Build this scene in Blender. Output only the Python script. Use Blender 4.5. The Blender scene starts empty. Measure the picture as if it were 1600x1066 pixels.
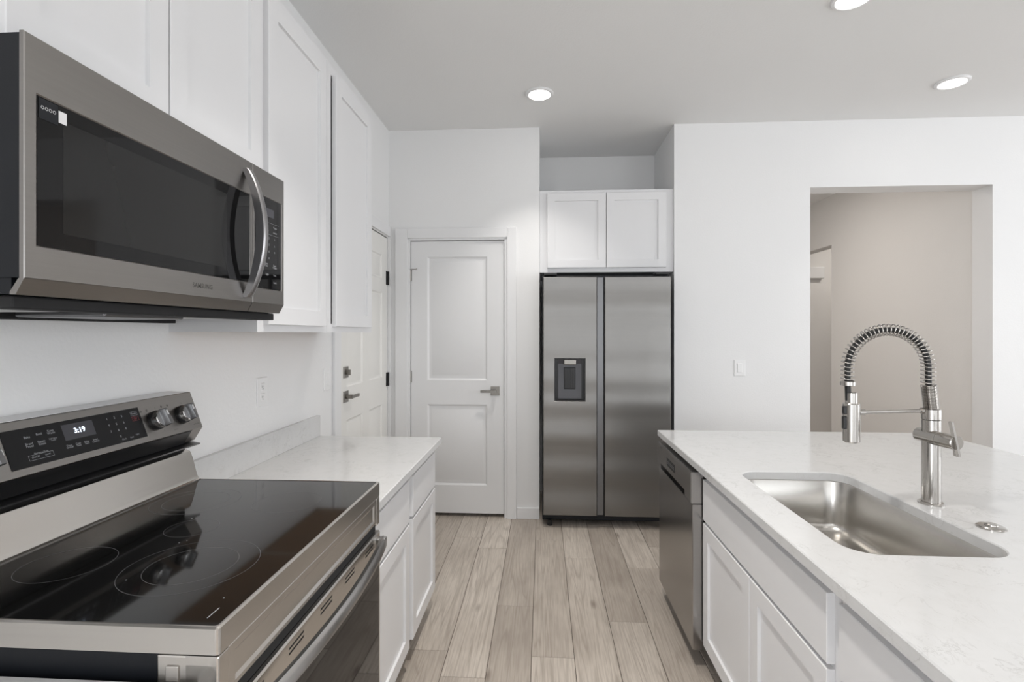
import bpy, bmesh, math, random
from mathutils import Vector, Matrix
random.seed(7)
C = bpy.context.scene.collection
SC = bpy.context.scene
PI = math.pi

# ------------------------------------------------------------------ camera
cam = bpy.data.cameras.new('camera'); co = bpy.data.objects.new('camera', cam); C.objects.link(co)
co.location = (0, 0, 1.37)
co.rotation_euler = (PI/2, 0, math.atan(48/800))
cam.sensor_width = 36; cam.lens = 18.0
cam.shift_y = -13/1600          # architectural shift: horizon sits slightly above the centre
cam.clip_start = 0.02
SC.camera = co
# ------------------------------------------------------------------ colour management
vs = SC.view_settings
SC.display_settings.display_device = 'sRGB'
vs.view_transform = 'Standard'; vs.look = 'None'; vs.gamma = 1; vs.use_curve_mapping = False
vs.exposure = 0.17
# ------------------------------------------------------------------ world: bright overcast sky
wd = bpy.data.worlds.new('world'); SC.world = wd; wd.use_nodes = True
bgn = wd.node_tree.nodes['Background']
bgn.inputs[0].default_value = (0.86, 0.93, 1.0, 1); bgn.inputs[1].default_value = .5

def area(name, loc, rot, sx, sy, power, col, spread=PI, shape='RECTANGLE'):
    l = bpy.data.lights.new(name, 'AREA'); l.shape = shape; l.size = sx; l.size_y = sy
    l.energy = power; l.color = col; l.spread = spread
    o = bpy.data.objects.new(name, l); C.objects.link(o); o.location = loc; o.rotation_euler = rot
    return o
# daylight entering the windows of the living area behind and to the right of the kitchen
RY = -4.6; RX = 6.2; CH = 2.88
area('daylight_rear', (0.55, RY-0.10, 1.35), (PI/2, 0, 0), 2.7, 2.2, 36, (0.93, 0.965, 1.0))
area('daylight_rear', (3.90, RY-0.10, 1.35), (PI/2, 0, 0), 2.7, 2.2, 56, (0.93, 0.965, 1.0))
area('daylight_side', (RX+0.10, 0.8, 1.4), (PI/2, 0, PI/2), 4.0, 2.1, 112, (0.95, 0.97, 1.0))
area('added_fill_left', (-1.40, -2.65, 1.3), (PI/2, 0, -PI/2), 2.5, 2.1, 140, (0.95, 0.97, 1.0))  # added fill through an invented left window, brightens the island front
LAMP = 1.8

# ------------------------------------------------------------------ node helpers
def new_mat(name):
    m = bpy.data.materials.new(name); m.use_nodes = True
    nt = m.node_tree; b = nt.nodes['Principled BSDF']
    return m, nt, b
def nd(nt, typ, **kw):
    n = nt.nodes.new(typ)
    for k, v in kw.items():
        if k.startswith('i_'): n.inputs[k[2:].replace('_', ' ')].default_value = v
        else: setattr(n, k, v)
    return n
def lk(nt, a, b): nt.links.new(a, b)
def coords(nt, scale=(1, 1, 1), rot=(0, 0, 0)):
    t = nd(nt, 'ShaderNodeTexCoord'); mp = nd(nt, 'ShaderNodeMapping')
    mp.inputs['Scale'].default_value = scale; mp.inputs['Rotation'].default_value = rot
    lk(nt, t.outputs['Object'], mp.inputs['Vector']); return mp.outputs['Vector']
def noise(nt, vec, scale, detail=3, rough=.5, dist=0):
    n = nd(nt, 'ShaderNodeTexNoise'); n.inputs['Scale'].default_value = scale
    n.inputs['Detail'].default_value = detail; n.inputs['Roughness'].default_value = rough
    n.inputs['Distortion'].default_value = dist
    lk(nt, vec, n.inputs['Vector']); return n.outputs['Fac']
def ramp(nt, fac, stops):
    r = nd(nt, 'ShaderNodeValToRGB'); e = r.color_ramp.elements
    while len(e) < len(stops): e.new(0.5)
    for i, (p, c) in enumerate(stops):
        e[i].position = p; e[i].color = (*c, 1) if len(c) == 3 else c
    lk(nt, fac, r.inputs[0]); return r.outputs[0]
def mathn(nt, op, a, b=None):
    n = nd(nt, 'ShaderNodeMath', operation=op)
    for i, v in enumerate((a, b)):
        if v is None: continue
        if isinstance(v, (int, float)): n.inputs[i].default_value = v
        else: lk(nt, v, n.inputs[i])
    return n.outputs[0]
def mixc(nt, fac, a, b, mode='MIX'):
    n = nd(nt, 'ShaderNodeMix', data_type='RGBA', blend_type=mode)
    for i, v in ((0, fac), (6, a), (7, b)):
        if isinstance(v, (int, float)): n.inputs[i].default_value = v
        elif isinstance(v, tuple): n.inputs[i].default_value = (*v, 1) if len(v) == 3 else v
        else: lk(nt, v, n.inputs[i])
    return n.outputs[2]
def bump(nt, b, h, strength, dist):
    n = nd(nt, 'ShaderNodeBump'); n.inputs['Strength'].default_value = strength
    n.inputs['Distance'].default_value = dist
    lk(nt, h, n.inputs['Height']); lk(nt, n.outputs[0], b.inputs['Normal'])

def paint(name, col, rough, tex=0, coat=0, tscale=120):
    m, nt, b = new_mat(name)
    v = coords(nt)
    f = noise(nt, v, 3.0, 2)
    lk(nt, mixc(nt, f, tuple(c*.985 for c in col), col), b.inputs['Base Color'])
    b.inputs['Roughness'].default_value = rough
    b.inputs['Coat Weight'].default_value = coat; b.inputs['Coat Roughness'].default_value = .25
    if tex:
        bump(nt, b, noise(nt, v, tscale, 3, .6), tex, .002)
    else:
        bump(nt, b, noise(nt, v, 400, 2), .03, .0005)
    return m
def steel(name, col, rough, stretch, bumpk=.04, wave=0, wstretch=(.3, .3, 5), aniso=0):
    m, nt, b = new_mat(name)
    v = coords(nt, stretch)
    f = noise(nt, v, 1.0, 4, .6)
    lk(nt, ramp(nt, f, [(.3, tuple(c*.975 for c in col)), (.7, tuple(min(1, c*1.02) for c in col))]), b.inputs['Base Color'])
    b.inputs['Metallic'].default_value = 1
    r = nd(nt, 'ShaderNodeMapRange'); lk(nt, f, r.inputs[0]); r.inputs[3].default_value = rough*.94; r.inputs[4].default_value = rough*1.08
    lk(nt, r.outputs[0], b.inputs['Roughness'])
    n1 = nd(nt, 'ShaderNodeBump'); n1.inputs['Strength'].default_value = bumpk if bumpk else 0; n1.inputs['Distance'].default_value = .0006
    lk(nt, f, n1.inputs['Height'])
    if wave:
        w = noise(nt, coords(nt, wstretch), 1.0, 0, .5)
        n2 = nd(nt, 'ShaderNodeBump'); n2.inputs['Strength'].default_value = 1; n2.inputs['Distance'].default_value = wave
        lk(nt, w, n2.inputs['Height']); lk(nt, n2.outputs[0], n1.inputs['Normal'])
    if bumpk: lk(nt, n1.outputs[0], b.inputs['Normal'])
    elif wave: lk(nt, n2.outputs[0], b.inputs['Normal'])
    return m
def plain(name, col, rough=.5, metal=0, emis=None, es=0, spec=.5):
    m, nt, b = new_mat(name)
    v = coords(nt); f = noise(nt, v, 40, 2)
    lk(nt, mixc(nt, f, tuple(c*.94 for c in col), col), b.inputs['Base Color'])
    b.inputs['Roughness'].default_value = rough; b.inputs['Metallic'].default_value = metal
    b.inputs['Specular IOR Level'].default_value = spec
    if emis:
        b.inputs['Emission Color'].default_value = (*emis, 1); b.inputs['Emission Strength'].default_value = es
    return m

M = {}
M['wall'] = paint('wall_paint', (.845, .845, .845), .75, .28, tscale=95)
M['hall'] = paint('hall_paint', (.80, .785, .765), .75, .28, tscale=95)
M['ceil'] = paint('ceiling_paint', (.835, .835, .83), .85, .35, tscale=110)
M['trim'] = paint('trim_paint', (.82, .82, .825), .38)
M['door'] = paint('door_paint', (.80, .80, .805), .42)
M['entry'] = paint('entry_door_paint', (.84, .83, .80), .42)
M['cab'] = paint('cabinet_paint', (.785, .785, .795), .34)
M['cabside'] = paint('cabinet_side_laminate', (.62, .63, .66), .4)
M['plate'] = paint('switch_plastic', (.86, .86, .86), .3)
M['steelh'] = steel('stainless_horizontal_brush', (.62, .595, .565), .26, (2, 2, 160), 0)
M['fridge'] = steel('fridge_stainless', (.225, .217, .207), .32, (2, 2, 300), 0, wave=.015, wstretch=(.12, .12, 5.5))
M['micro'] = steel('microwave_stainless', (.30, .287, .275), .30, (2, 2, 260), 0)
M['dw'] = steel('dishwasher_stainless', (.40, .39, .38), .22, (2, 2, 300), 0)
M['handle'] = steel('handle_stainless', (.52, .51, .50), .26, (200, 30, 60), 0)
M['mhandle'] = steel('microwave_handle_metal', (.33, .325, .33), .28, (200, 200, 20), 0)
M['nickel'] = steel('brushed_nickel', (.47, .45, .425), .20, (300, 300, 20), 0)
M['knobm'] = steel('knob_metal', (.72, .72, .72), .16, (100, 100, 100), .02)
M['sink'] = steel('sink_stainless', (.60, .58, .55), .25, (8, 200, 200), 0)
M['satin'] = steel('satin_nickel_hardware', (.27, .255, .235), .3, (100, 100, 100), .03)
M['fdark'] = steel('dark_grey_metal', (.20, .20, .205), .35, (60, 60, 60), .02)
M['black'] = plain('black_plastic', (.012, .012, .013), .35)
M['blackm'] = plain('black_matte', (.01, .01, .011), .7)
M['navy'] = plain('dark_appliance_enamel', (.009, .0105, .014), .42, spec=.3)
M['glassb'] = plain('black_glass', (.006, .006, .0065), .035, spec=.28)
M['winmesh'] = plain('microwave_window_screen', (.014, .014, .014), .08, spec=.3)
M['cook'] = plain('black_ceramic_glass', (.006, .006, .006), .06, spec=.6)
M['ring'] = plain('printed_ring_grey', (.16, .16, .17), .3)
M['panelb'] = plain('control_panel_black', (.010, .010, .011), .22, spec=.22)
M['disp'] = plain('display_window', (.045, .045, .055), .15)
M['white_print'] = plain('white_print', (.42, .43, .45), .5)
M['led'] = plain('led_digits', (.8, .85, 1), .5, emis=(.75, .85, 1.0), es=1.6)
M['red_print'] = plain('red_print', (.35, .05, .06), .5)
M['dark_print'] = plain('dark_print', (.09, .085, .08), .5)
M['sticker'] = plain('white_sticker', (.75, .75, .76), .4)
M['wood'] = plain('raw_wood_underside', (.36, .215, .115), .6)
M['lens'] = plain('lamp_diffuser', (1, 1, 1), .5, emis=(1, .975, .93), es=9)
M['hose'] = plain('black_rubber_hose', (.012, .012, .012), .5)
M['filter'] = steel('grease_filter_mesh', (.5, .5, .48), .4, (300, 300, 300), .5)
M['ckcover'] = plain('light_grey_shell', (.88, .88, .89), .4)
M['grey_plastic'] = plain('grey_dispenser_plastic', (.085, .085, .095), .35)

def quartz():
    m, nt, b = new_mat('white_quartz')
    v = coords(nt)
    a = noise(nt, v, 9, 6, .65, .8)
    d = mathn(nt, 'ABSOLUTE', mathn(nt, 'SUBTRACT', a, .5))
    line = ramp(nt, d, [(0, (1, 1, 1)), (.016, (0, 0, 0))])
    mask = ramp(nt, noise(nt, v, 5.5, 3, .6), [(.46, (0, 0, 0)), (.60, (1, 1, 1))])
    vein = mathn(nt, 'MULTIPLY', line, mask)
    a2 = noise(nt, coords(nt, (1, .45, 1), (0, 0, .5)), 26, 5, .7, 1.2)
    d2 = mathn(nt, 'ABSOLUTE', mathn(nt, 'SUBTRACT', a2, .5))
    l2 = mathn(nt, 'MULTIPLY', ramp(nt, d2, [(0, (1, 1, 1)), (.02, (0, 0, 0))]),
               ramp(nt, noise(nt, v, 14, 3, .6), [(.50, (0, 0, 0)), (.62, (1, 1, 1))]))
    base = mixc(nt, noise(nt, v, 30, 4), (.625, .625, .622), (.67, .67, .672))
    c1 = mixc(nt, mathn(nt, 'MULTIPLY', vein, .6), base, (.46, .455, .45))
    c2 = mixc(nt, mathn(nt, 'MULTIPLY', l2, .5), c1, (.50, .49, .48))
    lk(nt, c2, b.inputs['Base Color']); b.inputs['Roughness'].default_value = .13
    return m
M['quartz'] = quartz()

def floor_mat():
    m, nt, b = new_mat('vinyl_plank_wood')
    at = nd(nt, 'ShaderNodeAttribute', attribute_name='plank')
    sep = nd(nt, 'ShaderNodeSeparateColor'); lk(nt, at.outputs['Color'], sep.inputs[0])
    t = nd(nt, 'ShaderNodeTexCoord')
    off = nd(nt, 'ShaderNodeCombineXYZ')
    lk(nt, mathn(nt, 'MULTIPLY', sep.outputs[1], 31.0), off.inputs[0]); lk(nt, mathn(nt, 'MULTIPLY', sep.outputs[2], 47.0), off.inputs[1])
    add = nd(nt, 'ShaderNodeVectorMath', operation='ADD'); lk(nt, t.outputs['Object'], add.inputs[0]); lk(nt, off.outputs[0], add.inputs[1])
    mp = nd(nt, 'ShaderNodeMapping'); mp.inputs['Scale'].default_value = (11, .62, 1); lk(nt, add.outputs[0], mp.inputs['Vector'])
    # cathedral figure: iso-lines of a stretched noise
    fig = noise(nt, mp.outputs[0], 1.0, 2.5, .45, .35)
    rings = mathn(nt, 'FRACT', mathn(nt, 'MULTIPLY', fig, 10.0))
    line = ramp(nt, rings, [(0, (.25, .25, .25)), (.18, (1, 1, 1)), (.8, (1, 1, 1)), (1, (.25, .25, .25))])
    mp2 = nd(nt, 'ShaderNodeMapping'); mp2.inputs['Scale'].default_value = (150, 5, 1); lk(nt, add.outputs[0], mp2.inputs['Vector'])
    fine = noise(nt, mp2.outputs[0], 1.0, 3, .6)
    mp3 = nd(nt, 'ShaderNodeMapping'); mp3.inputs['Scale'].default_value = (5.5, 1.8, 1); lk(nt, add.outputs[0], mp3.inputs['Vector'])
    # knots
    vo = nd(nt, 'ShaderNodeTexVoronoi'); vo.inputs['Scale'].default_value = 1.0; lk(nt, mp3.outputs[0], vo.inputs['Vector'])
    knot = ramp(nt, vo.outputs['Distance'], [(.02, (1, 1, 1)), (.10, (0, 0, 0))])
    blot = noise(nt, mp3.outputs[0], 1.3, 3, .6)
    light = mixc(nt, sep.outputs[0], (.42, .37, .32), (.64, .58, .515))
    dark = mixc(nt, sep.outputs[0], (.29, .25, .215), (.47, .415, .36))
    c = mixc(nt, ramp(nt, blot, [(.40, (0, 0, 0)), (.68, (.7, .7, .7))]), light, dark)
    c = mixc(nt, mathn(nt, 'MULTIPLY', mathn(nt, 'SUBTRACT', 1.0, line), .50), c, (.21, .17, .135))
    c = mixc(nt, ramp(nt, fine, [(.32, (.48, .48, .48)), (.60, (0, 0, 0))]), c, (.25, .21, .175))
    c = mixc(nt, mathn(nt, 'MULTIPLY', knot, .75), c, (.16, .125, .10))
    lk(nt, c, b.inputs['Base Color'])
    b.inputs['Roughness'].default_value = .42
    bump(nt, b, fine, .12, .0008)
    return m
M['floor'] = floor_mat()

def pane_mat():
    m, nt, b = new_mat('window_glass')
    out = nt.nodes['Material Output']
    tr = nd(nt, 'ShaderNodeBsdfTransparent'); gl = nd(nt, 'ShaderNodeBsdfGlossy'); gl.inputs['Roughness'].default_value = .02
    mx = nd(nt, 'ShaderNodeMixShader'); mx.inputs[0].default_value = .06
    lk(nt, tr.outputs[0], mx.inputs[1]); lk(nt, gl.outputs[0], mx.inputs[2]); lk(nt, mx.outputs[0], out.inputs[0])
    return m
M['pane'] = pane_mat()

# ------------------------------------------------------------------ mesh helpers
def wloc(p):
    v = Vector((0, 0, 0))
    while p is not None: v += p.location; p = p.parent
    return v
class B:
    def __init__(s): s.bm = bmesh.new()
    def box(s, x0, x1, y0, y1, z0, z1, bv=0, seg=2):
        t = bmesh.new()
        bmesh.ops.create_cube(t, size=1, matrix=Matrix.Translation(((x0+x1)/2, (y0+y1)/2, (z0+z1)/2)) @ Matrix.Diagonal((abs(x1-x0), abs(y1-y0), abs(z1-z0), 1)))
        if bv: bmesh.ops.bevel(t, geom=t.edges[:], offset=bv, segments=seg, profile=.5, affect='EDGES')
        s._merge(t); return s
    def _merge(s, t, mat=None):
        if mat is not None: t.transform(mat)
        me = bpy.data.meshes.new('t'); t.to_mesh(me); t.free(); s.bm.from_mesh(me); bpy.data.meshes.remove(me)
    def loops(s, ls, close=True, cap0=True, cap1=True):
        rows = [[s.bm.verts.new(p) for p in l] for l in ls]
        n = len(rows[0])
        for a, b in zip(rows, rows[1:]):
            for i in range(n if close else n-1):
                j = (i+1) % n
                s.bm.faces.new((a[i], a[j], b[j], b[i]))
        if cap0: s.bm.faces.new(rows[0][::-1])
        if cap1: s.bm.faces.new(rows[-1])
        return s
    def prism(s, pts, mapf, a, b):
        """pts: 2-D outline, mapf(p, t) -> xyz"""
        return s.loops([[mapf(p, a) for p in pts], [mapf(p, b) for p in pts]])
    def cyl(s, p0, p1, r0, r1=None, n=24, rings=None):
        r1 = r0 if r1 is None else r1
        p0 = Vector(p0); p1 = Vector(p1); d = (p1-p0); L = d.length; d.normalize()
        q = d.to_track_quat('Z', 'Y')
        prof = rings or [(0, r0), (L, r1)]
        ls = [[p0 + q @ Vector((r*math.cos(2*PI*i/n), r*math.sin(2*PI*i/n), h)) for i in range(n)] for h, r in prof]
        return s.loops(ls)
    def tube(s, pts, r, n=10, sect=None):
        pts = [Vector(p) for p in pts]; ls = []
        tan = [(pts[min(i+1, len(pts)-1)]-pts[max(i-1, 0)]).normalized() for i in range(len(pts))]
        up = Vector((0, 0, 1)) if abs(tan[0].z) < .9 else Vector((0, 1, 0))
        nrm = (up - tan[0]*up.dot(tan[0])).normalized()
        for i, p in enumerate(pts):
            nrm = (nrm - tan[i]*nrm.dot(tan[i])).normalized(); bi = tan[i].cross(nrm)
            rr = r[i] if isinstance(r, (list, tuple)) else r
            if sect: ls.append([p + nrm*a + bi*b for a, b in sect])
            else: ls.append([p + (nrm*math.cos(2*PI*k/n) + bi*math.sin(2*PI*k/n))*rr for k in range(n)])
        return s.loops(ls)
    def ring(s, cx, cy, z, r0, r1, n=72):
        a = [s.bm.verts.new((cx+r0*math.cos(2*PI*i/n), cy+r0*math.sin(2*PI*i/n), z)) for i in range(n)]
        b = [s.bm.verts.new((cx+r1*math.cos(2*PI*i/n), cy+r1*math.sin(2*PI*i/n), z)) for i in range(n)]
        for i in range(n): s.bm.faces.new((a[i], b[i], b[(i+1) % n], a[(i+1) % n]))
        return s
    def slab(s, Mf, u0, u1, v0, v1, t, holes=(), prof=(), c=.0015):
        """slab with recessed panels; Mf(u,v,w); front w=0, back w=-t"""
        bm = s.bm
        us = sorted({u0+c, u1-c, *[h[0] for h in holes], *[h[1] for h in holes]})
        vv = sorted({v0+c, v1-c, *[h[2] for h in holes], *[h[3] for h in holes]})
        g = {}
        def V(u, v, w):
            k = (round(u, 5), round(v, 5), round(w, 5))
            if k not in g: g[k] = bm.verts.new(Mf(u, v, w))
            return g[k]
        def inh(u, v): return any(h[0] < u < h[1] and h[2] < v < h[3] for h in holes)
        for a, b_ in zip(us, us[1:]):
            for p, q in zip(vv, vv[1:]):
                if not inh((a+b_)/2, (p+q)/2):
                    bm.faces.new((V(a, p, 0), V(b_, p, 0), V(b_, q, 0), V(a, q, 0)))
        for h in holes:
            prev = (0, 0)
            hu = [u for u in us if h[0] <= u <= h[1]]; hv = [v for v in vv if h[2] <= v <= h[3]]
            for k, (ins, dep) in enumerate(prof):
                def R(i_, d_): return [V(h[0]+i_, h[2]+i_, d_), V(h[1]-i_, h[2]+i_, d_), V(h[1]-i_, h[3]-i_, d_), V(h[0]+i_, h[3]-i_, d_)]
                A = R(*prev); D = R(ins, dep)
                for i in range(4):
                    j = (i+1) % 4
                    bm.faces.new((A[i], A[j], D[j], D[i]))
                prev = (ins, dep)
            bm.faces.new(R(*prev))
        # perimeter: chamfer, sides, back
        def per(i_, w_, grid):
            if grid:
                return ([V(u, v0+c, 0) for u in us] + [V(u1-c, v, 0) for v in vv[1:]] + [V(u, v1-c, 0) for u in us[::-1][1:]] + [V(u0+c, v, 0) for v in vv[::-1][1:-1]])
        P = per(0, 0, True); n = len(P)
        def out(k, w_):
            a = len(us)-1; b_ = len(vv)-1
            if k <= a: u, v = us[k], v0; 
            elif k <= a+b_: u, v = u1, vv[k-a]
            elif k <= 2*a+b_: u, v = us[::-1][k-a-b_], v1
            else: u, v = u0, vv[::-1][k-2*a-b_]
            if abs(u-us[0]) < 1e-6: u = u0
            if abs(u-us[-1]) < 1e-6: u = u1
            if abs(v-vv[0]) < 1e-6: v = v0
            if abs(v-vv[-1]) < 1e-6: v = v1
            return bm.verts.new(Mf(u, v, w_))
        O1 = [out(k, -c) for k in range(n)]; O2 = [out(k, -t) for k in range(n)]
        for i in range(n):
            j = (i+1) % n
            bm.faces.new((P[i], P[j], O1[j], O1[i])); bm.faces.new((O1[i], O1[j], O2[j], O2[i]))
        bm.faces.new(O2)
        return s
    def text(s, body, size, Mf, u, v, w=.0003, align='CENTER', mirror=1, bold=0):
        cu = bpy.data.curves.new('t', 'FONT'); cu.body = body; cu.size = size; cu.align_x = align; cu.align_y = 'CENTER'
        cu.resolution_u = 2; cu.offset = bold; cu.space_line = .8
        o = bpy.data.objects.new('t', cu); C.objects.link(o)
        dg = bpy.context.evaluated_depsgraph_get(); dg.update()
        me = bpy.data.meshes.new_from_object(o.evaluated_get(dg))
        t = bmesh.new(); t.from_mesh(me)
        for vt in t.verts: vt.co = Vector(Mf(u+mirror*vt.co.x, v+vt.co.y, w))
        s._merge(t); bpy.data.meshes.remove(me)
        bpy.data.objects.remove(o); bpy.data.curves.remove(cu)
        return s
    def build(s, name, mat, parent=None, smooth=None, fix=True):
        if fix: bmesh.ops.recalc_face_normals(s.bm, faces=s.bm.faces[:])
        me = bpy.data.meshes.new(name)
        off = wloc(parent)
        if off.length: s.bm.transform(Matrix.Translation(-off))
        s.bm.to_mesh(me); s.bm.free()
        me.materials.append(M[mat] if isinstance(mat, str) else mat)
        if smooth is not None:
            for p in me.polygons: p.use_smooth = True
            me.set_sharp_from_angle(angle=math.radians(smooth))
        o = bpy.data.objects.new(name, me); C.objects.link(o)
        if parent: o.parent = parent
        return o
def thing(name, label, cat, loc, group=None):
    o = bpy.data.objects.new(name, None); C.objects.link(o); o.location = loc; o.empty_display_size = .1
    o['label'] = label; o['category'] = cat
    if group: o['group'] = group
    return o
def tag(o, label, cat, group=None):
    o['label'] = label; o['category'] = cat
    if group: o['group'] = group
    return o
def struct(name, b, mat, parent=None, smooth=None):
    o = b.build(name, mat, parent, smooth)
    if not parent: o['kind'] = 'structure'
    return o
def sroot(name, loc):
    o = bpy.data.objects.new(name, None); C.objects.link(o); o.location = loc; o['kind'] = 'structure'; return o
fXp = lambda pl: (lambda u, v, w: (pl+w, u, v))        # faces +X, u = y
fXm = lambda pl: (lambda u, v, w: (pl-w, u, v))        # faces -X
fYm = lambda pl: (lambda u, v, w: (u, pl-w, v))        # faces -Y
def rrect(x0, x1, y0, y1, r, n=8):
    p = []
    for cx, cy, a in ((x1-r, y1-r, 0), (x0+r, y1-r, 90), (x0+r, y0+r, 180), (x1-r, y0+r, 270)):
        for k in range(n+1):
            t = math.radians(a+90*k/n); p.append((cx+r*math.cos(t), cy+r*math.sin(t)))
    return p

# ================================================================== STRUCTURE
WL = -1.15; WB = 3.77; WT = .17
# floor: planks as separate faces of one mesh, running away from the camera
bm = bmesh.new(); lay = bm.loops.layers.color.new('plank')
def plank(x0, x1, y0, y1, tone):
    g = .0011; rr = random.random(); r2 = random.random()
    def q(ps):
        f = bm.faces.new([bm.verts.new(p) for p in ps])
        for l in f.loops: l[lay] = (tone, rr, r2, 1)
    a = (x0+g, x1-g, y0+g, y1-g); c = .0016
    top = [(a[0]+c, a[2]+c, 0), (a[1]-c, a[2]+c, 0), (a[1]-c, a[3]-c, 0), (a[0]+c, a[3]-c, 0)]
    bot = [(a[0], a[2], -.002), (a[1], a[2], -.002), (a[1], a[3], -.002), (a[0], a[3], -.002)]
    q(top)
    for i in range(4): q([bot[i], bot[(i+1) % 4], top[(i+1) % 4], top[i]])
known = {0: (3.24, [(.85), (.95)]), 1: (2.563, [.25, .42]), 2: (2.168, [.80, .62]), 3: (3.133, [.78, .85]), 4: (2.454, [.82, .18]), -1: (2.184, [.40, .80]), 5: (3.02, [.55, .85]), -2: (2.9, [.5, .6]), 6: (2.1, [.5, .6])}
for k in range(-5, 38):
    x0 = -.408 + k*.1805; x1 = x0+.1805
    if x0 > RX+.1 or x1 < WL-.1: continue
    e, tones = known.get(k, (random.uniform(1.5, 2.7), None))
    y = e - 1.22*8; i = -8
    while y < 8.2:
        tone = random.uniform(.2, .95)
        if tones and i == -1: tone = tones[0]
        if tones and i == 0: tone = tones[1]
        ya = max(y, RY-.1); yb = min(y+1.22, 8.0)
        if yb > ya+.02: plank(max(x0, WL-.1), min(x1, RX+.1), ya, yb, tone)
        y += 1.22; i += 1
# dark underlay just below the plank joints
me = bpy.data.meshes.new('floor'); 
vs_ = [bm.verts.new(p) for p in ((WL-.3, RY-.3, -.0025), (RX+.3, RY-.3, -.0025), (RX+.3, 8.2, -.0025), (WL-.3, 8.2, -.0025))]
f = bm.faces.new(vs_)
for l in f.loops: l[lay] = (0, 0, 0, 1)
f.material_index = 1
vs2 = [bm.verts.new((v.co.x, v.co.y, -.12)) for v in vs_]
for i in range(4):
    ff = bm.faces.new((vs_[i], vs_[(i+1) % 4], vs2[(i+1) % 4], vs2[i])); ff.material_index = 1
bm.faces.new(vs2).material_index = 1
bmesh.ops.recalc_face_normals(bm, faces=bm.faces[:])
bm.to_mesh(me); bm.free(); me.materials.append(M['floor']); me.materials.append(plain('floor_joint', (.12, .10, .085), .8))
fo = bpy.data.objects.new('floor', me); C.objects.link(fo); fo['kind'] = 'structure'

struct('ceiling', B().box(WL-.3, RX+.3, RY-.3, 8.2, CH, CH+.12), 'ceil')
# left wall with a shallow opening for the entry door
EY0, EY1, EH = 2.828, 3.750, 2.078
b = B().box(WL-.15, WL, RY, -3.9, 0, CH).box(WL-.15, WL, -3.9, -1.4, 0, .25).box(WL-.15, WL, -3.9, -1.4, 2.35, CH).box(WL-.15, WL, -1.4, EY0, 0, CH).box(WL-.15, WL, EY1, WB+WT, 0, CH).box(WL-.15, WL, EY0, EY1, EH, CH).box(WL-.15, WL-.09, EY0, EY1, 0, EH)
struct('wall_left', b, 'wall')
# back wall: pantry door opening, refrigerator alcove, passage to the hall
PX0, PX1, PH = -.992, -.278, 2.060
AX0, AX1, AY = -.0235, .950, 4.43
OX0, OX1, OH = 1.903, 3.136, 2.406
b = B()
b.box(WL, PX0, WB, WB+WT, 0, CH).box(PX0, PX1, WB, WB+WT, PH, CH).box(PX0, PX1, WB+.10, WB+WT, 0, PH)
b.box(PX1, AX0, WB, WB+WT, 0, CH)
b.box(AX1, OX0, WB, WB+WT, 0, CH, 0).box(OX0, OX1, WB, WB+WT, OH, CH).box(OX1, RX, WB, WB+WT, 0, CH)
struct('wall_back', b, 'wall')
b = B().box(AX0-.12, AX0, WB+WT, AY+.12, 0, CH).box(AX0, AX1, AY, AY+.12, 0, CH).box(AX1, AX1+.10, WB+WT, AY+.12, 0, CH)
struct('wall_alcove', b, 'wall')
# hall behind the passage
b = B().box(3.17, 3.30, WB+WT, 5.83, 0, CH).box(3.17, 3.30, 5.83, 8.0, 2.335, CH)
struct('wall_hall_right', b, 'hall')
struct('wall_hall_far', B().box(AX1+.10, RX, 7.0, 7.12, 0, CH), 'hall')
struct('wall_hall_left', B().box(AX1+.0, AX1+.10, AY+.12, 7.0, 0, CH), 'hall')
# rear wall and right wall of the living area with windows
def win_wall(name, along, plane, t, a0, a1, wins):
    b = B()
    def bx(u0, u1, z0, z1):
        if along == 'x': b.box(u0, u1, plane-t, plane, z0, z1)
        else: b.box(plane, plane+t, u0, u1, z0, z1)
    cur = a0
    for (u0, u1, z0, z1) in wins:
        bx(cur, u0, 0, CH); bx(u0, u1, z1, CH)
        if z0 > 0: bx(u0, u1, 0, z0)
        cur = u1
    bx(cur, a1, 0, CH)
    return struct(name, b, 'wall')
win_wall('wall_rear', 'x', RY, .15, WL, RX, [(-.8, 1.9, .25, 2.45), (2.55, 5.25, .25, 2.45)])
win_wall('wall_right', 'y', RX, .15, RY, 8.0, [(-1.2, 2.8, .35, 2.45)])
nwin = 0
def window(along, plane, u0, u1, z0, z1, sg=1):
    global nwin; nwin += 1
    fr = B(); w = .05
    def bx(B_, a, b_, c, d, p0, p1):
        if along == 'x': B_.box(a, b_, p0, p1, c, d)
        else: B_.box(p0, p1, a, b_, c, d)
    p0, p1 = (plane-.09, plane-.03) if (along == 'x' or sg < 0) else (plane+.03, plane+.09)
    bx(fr, u0, u1, z0, z0+w, p0, p1); bx(fr, u0, u1, z1-w, z1, p0, p1)
    for u in (u0, (u0+u1)/2-w/2, u1-w): bx(fr, u, u+w, z0+w, z1-w, p0, p1)
    r = struct('window_%d' % nwin, fr, 'trim')
    pn = B(); c = (p0+p1)/2
    bx(pn, u0+w, (u0+u1)/2-w/2, z0+w, z1-w, c-.003, c+.003); bx(pn, (u0+u1)/2+w/2, u1-w, z0+w, z1-w, c-.003, c+.003)
    pn.build('pane', 'pane', r)
window('x', RY, -.8, 1.9, .25, 2.45); window('x', RY, 2.55, 5.25, .25, 2.45); window('y', RX, -1.2, 2.8, .35, 2.45); window('y', WL, -3.9, -1.4, .25, 2.35, -1)  # last one, in the left wall, is invented to light the island front

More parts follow.
